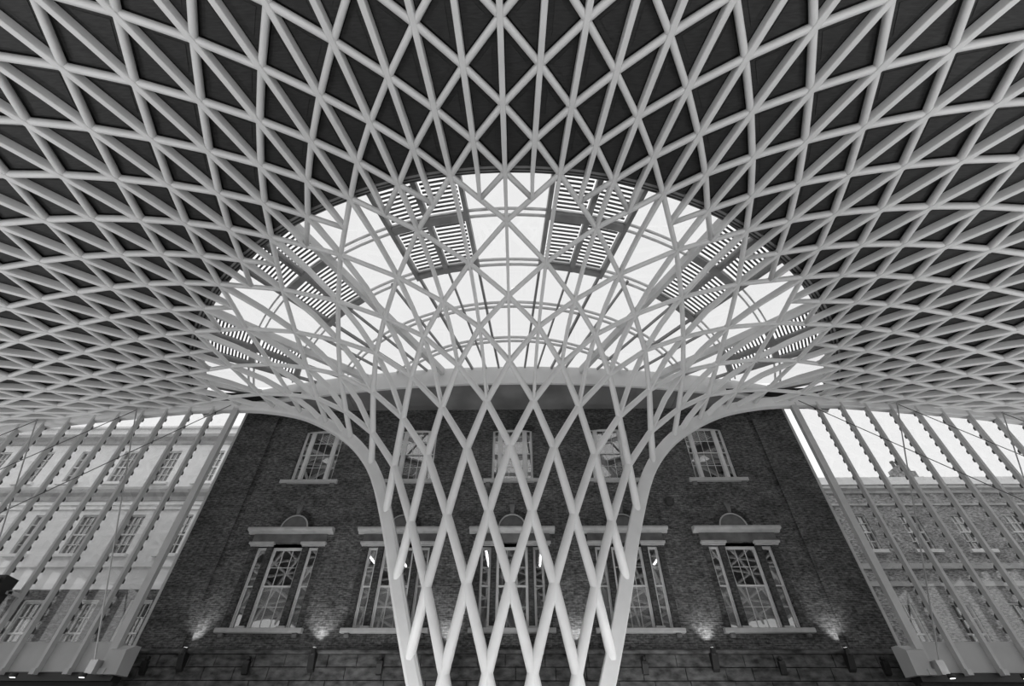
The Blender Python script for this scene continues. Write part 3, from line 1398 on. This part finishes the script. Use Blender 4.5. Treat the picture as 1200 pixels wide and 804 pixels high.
def build_stone():
    wins = []
    for c in range(8):
        x = -17.9 - 3.05 * c
        wins.append((x, 15.45, 1.05, 2.35, False))
        wins.append((x, 10.85, 1.05, 2.4, False))
        wins.append((x, 5.3, 1.1, 3.0, False))
    facade_block(st, -42, -15.6, BY, 19.6, wins, 'stone')
    m = MB()
    m.prism_yz([(BY, 14.15), (BY - .1, 14.15), (BY - .15, 14.4), (BY - .42, 14.55), (BY - .5, 14.75), (BY - .5, 14.9), (BY, 15.1)], -42, -15.6)
    m.build('cornice', MT['stone2'], st)
    m = MB()
    m.prism_yz([(BY, 18.3), (BY - .12, 18.3), (BY - .2, 18.5), (BY - .55, 18.65), (BY - .6, 18.85), (BY, 19.0)], -42, -15.6)
    m.build('cornice', MT['stone2'], st)
    for (za, zb) in ((13.55, 13.7), (13.85, 13.98), (10.1, 10.4), (8.9, 9.2)):
        m = MB()
        m.box(-42, -15.6, BY - .12, BY, za, zb)
        m.build('string_course', MT['stone'], st)
    m = MB()
    m.box(-42, -15.6, BY - .2, BY + .3, 19.6, 19.75)
    m.build('coping', MT['stone'], st)
    m = MB()
    m.box(-42, -15.6, BY - .1, BY, 0, 8.9)
    # ground storey between the window columns, its shade put into darker brick colour
    m = MB()
    wall_with_holes(m, -42, -15.6, 0, 8.9, [(x - w / 2 - .1, x + w / 2 + .1, z - .2, z + h + .1) for (x, z, w, h, b) in wins if z < 6], BY - .1, BY)
    m.build('ground_storey', MT['brick3'], st)


reparent(st, build_stone)

bk = empty('brick_building', (26, BY, 0))
tag(bk, 'brick terrace with a pale parapet and a stepped chimney outside the glazed screen', 'building')


def build_brick():
    wins = []
    for c in range(7):
        x = 18.0 + 3.15 * c
        wins.append((x, 10.95, 1.15, 2.15, c % 3 != 2))
        wins.append((x, 5.3, 1.1, 2.9, False))
    facade_block(bk, 15.6, 42, BY, 15.3, wins, 'brick2')
    m = MB()
    m.prism_yz([(BY, 14.4), (BY - .1, 14.4), (BY - .14, 14.55), (BY - .3, 14.65), (BY - .3, 14.8), (BY, 14.9)], 15.6, 42)
    m.build('cornice', MT['stone2'], bk)
    m = MB()
    m.box(15.6, 42, BY - .08, BY + .5, 15.0, 15.5)
    m.build('parapet', MT['stone'], bk)
    for (za, zb) in ((9.9, 10.2), (9.0, 9.25), (13.6, 13.72)):
        m = MB()
        m.box(15.6, 42, BY - .1, BY, za, zb)
        m.build('string_course', MT['stone2'], bk)
    m = MB()
    x0 = 28.2
    yy = BY + 2.5
    m.box(x0 - 1.5, x0 + 1.6, yy, yy + 1.1, 14.8, 16.35)
    m.box(x0 - 1.0, x0 + 1.1, yy, yy + 1.1, 16.35, 16.8)
    m.box(x0 - .6, x0 + .75, yy, yy + 1.1, 16.8, 17.25)
    m.box(x0 - .3, x0 + .45, yy, yy + 1.1, 17.25, 17.7)
    ch = m.build('chimney', MT['brick2'], bk)
    for dx in (-.1, .25):
        m = MB()
        m.lathe((x0 + dx, yy + .5, 17.7), (0, 0, 1), [(.13, 0), (.11, .4), (.14, .45), (.14, .55)], 10)
        m.build('chimney_pot', MT['hood'], ch)
    # low roof behind the parapet
    m = MB()
    m.prism_yz([(BY + .5, 15.0), (BY + 4, 15.35), (BY + 6, 15.0)], 15.6, 42)
    m.build('roof', MT['hood'], bk)


reparent(bk, build_brick)

# ================================================================== SMALL FITTINGS
UP_X = [-12.87, -7.76, -2.58, 2.6, 7.78, 12.9]
un = ['under the wall chase nearest the stone building', 'between the two lower windows nearest the stone building', 'beside the middle window towards the stone building',
      'beside the middle window towards the chimney building', 'between the two lower windows nearest the chimney building', 'under the wall chase nearest the chimney building']
for x, l in zip(UP_X, un):
    u = empty('uplight', (x, WALL_Y - .32, 4.99))
    tag(u, 'small black spotlight on the ledge ' + l, 'spotlight', 'uplights along the ledge')
    m = MB()
    m.lathe((0, -.02, -.04), (0, .12, 1), [(.06, -.2), (.1, -.16), (.1, .0), (.11, .02), (.11, .05)], 12)
    m.build('housing', MT['black'], u)
    m = MB()
    m.lathe((0, -.02, -.04), (0, .12, 1), [(.085, .045), (.085, .06)], 12)
    m.build('lens', MT['lens'], u)
    m = MB()
    m.prism_yz([(.24, -.75), (.06, -.65), (-.1, -.2), (-.1, -.14), (.24, -.14)], -.12, .12)
    m.build('bracket', MT['black'], u)
    ld = bpy.data.lights.new('uplight_beam', 'SPOT')
    ld.energy = 110
    ld.spot_size = math.radians(88)
    ld.spot_blend = 0.9
    ld.shadow_soft_size = .05
    lo = bpy.data.objects.new('uplight_beam', ld)
    COL.objects.link(lo)
    lo.parent = u
    lo.location = (0, -.01, .06)
    d = Vector((0, .16, 1)).normalized()
    lo.rotation_euler = d.to_track_quat('-Z', 'Y').to_euler()

CORB = ['at the wall end by the stone building', 'under the lower window nearest the stone building', 'below the window second from the stone building',
        'below the window second from the chimney building', 'under the lower window nearest the chimney building', 'at the wall end by the chimney building']
# stubs of old ironwork below the ledge
for n, x in enumerate((-14.3, -10.3, -5.1, 5.1, 10.3, 14.2)):
    c = empty('iron_corbel', (x, WALL_Y - .16, 4.5))
    tag(c, 'black iron corbel stub on the ledge band ' + CORB[n], 'corbel', 'corbel stubs along the stone band')
    m = MB()
    m.prism_yz([(.1, -.35), (-.02, -.3), (-.12, .0), (-.12, .1), (.1, .1)], -.11, .11)
    m.build('body', MT['black'], c)
    m = MB()
    m.lathe((0, -.06, .19), (0, -1, 0), [(.08, -.1), (.08, .03), (.05, .06)], 12)
    m.build('boss', MT['black'], c)

v = empty('wall_vent', (7.6, WALL_Y, 10.98))
tag(v, 'round black vent on the brick wall beside the arch', 'vent')
m = MB()
m.lathe((0, 0, 0), (0, -1, 0), [(.2, -.05), (.22, .0), (.22, .1), (.17, .14)], 18)
m.build('hood', MT['black'], v)
m = MB()
for k in range(4):
    m.box(-.15, .15, -.155, -.14, -.12 + k * .07, -.09 + k * .07)
m.build('grille', MT['clip'], v)

# dark loudspeaker fixed to the left screen
spk = empty('loudspeaker', (-20.5, GY - 1.0, 6.1))
tag(spk, 'black box loudspeaker bracketed to the glazed screen', 'loudspeaker')
m = MB()
m.prism_yz([(-.4, 0), (.2, -.05), (.3, .95), (-.3, 1.0)], -.75, .6)
m.build('cabinet', MT['black'], spk)
m = MB()
m.box(-.65, .5, -.43, -.40, .08, .9)
m.build('grille', MT['clip'], spk)
m = MB()
m.box(.5, .78, .1, .2, .42, .52)
m.box(.7, .78, .1, .62, .40, .54)
m.build('bracket', MT['mullion'], spk)

# small downlights under the base of both screens
for sx in (-1, 1):
    for n in range(3):
        d = empty('downlight', (sx * (15.1 + 2.48 * n), GY - .86, 4.0))
        tag(d, 'tiny downlight, %s from the brick wall, below the screen before the %s' % (('first', 'second', 'third')[n], 'pale stone building' if sx < 0 else 'brick chimney building'), 'lamp', 'downlights under the ' + ('stone side' if sx < 0 else 'brick side') + ' screen')
        m = MB()
        m.lathe((0, 0, -.12), (0, 0, 1), [(.1, 0), (.12, .02), (.12, .12)], 12)
        m.build('housing', MT['black'], d)
        m = MB()
        m.lathe((0, 0, -.13), (0, 0, 1), [(.08, 0), (.08, .015)], 12)
        m.build('lens', MT['lens'], d)

# floodlights on the concourse floor that wash the lattice roof
def floodlight(a, r, power, lean, cone):
    x, y = plan(a, r)
    fl = empty('floodlight', (x, y, 0))
    tag(fl, 'low black floor floodlight aimed up at the roof, ' + ('beside the lattice trunk' if r < 15 else 'along the outer concourse edge'), 'floodlight', 'floor floodlights under the roof')
    m = MB()
    m.lathe((0, 0, 0), (0, 0, 1), [(.3, 0), (.3, .04), (.06, .06), (.06, .2)], 14)
    m.build('stand', MT['black'], fl)
    m = MB()
    m.lathe((0, 0, .2), (0, 0, 1), [(.12, 0), (.26, .06), (.3, .22), (.3, .26)], 16)
    m.build('housing', MT['black'], fl)
    m = MB()
    m.lathe((0, 0, .2), (0, 0, 1), [(.27, .255), (.27, .27)], 16)
    m.build('lens', MT['lens'], fl)
    ld = bpy.data.lights.new('flood_beam', 'SPOT')
    ld.energy = power
    ld.spot_size = math.radians(cone)
    ld.spot_blend = 0.9
    ld.shadow_soft_size = .3
    lo = bpy.data.objects.new('flood_beam', ld)
    COL.objects.link(lo)
    lo.parent = fl
    lo.location = (0, 0, .55)
    d = Vector((math.sin(a) * lean, -math.cos(a) * lean, 1)).normalized()
    lo.rotation_euler = d.to_track_quat('-Z', 'Y').to_euler()


for q in range(-3, 4):
    floodlight(q * .27, 8.7, 380, -0.35, 110)
for q in range(-4, 5):
    floodlight(q * .30, 24.0, 1900, -0.1, 105)
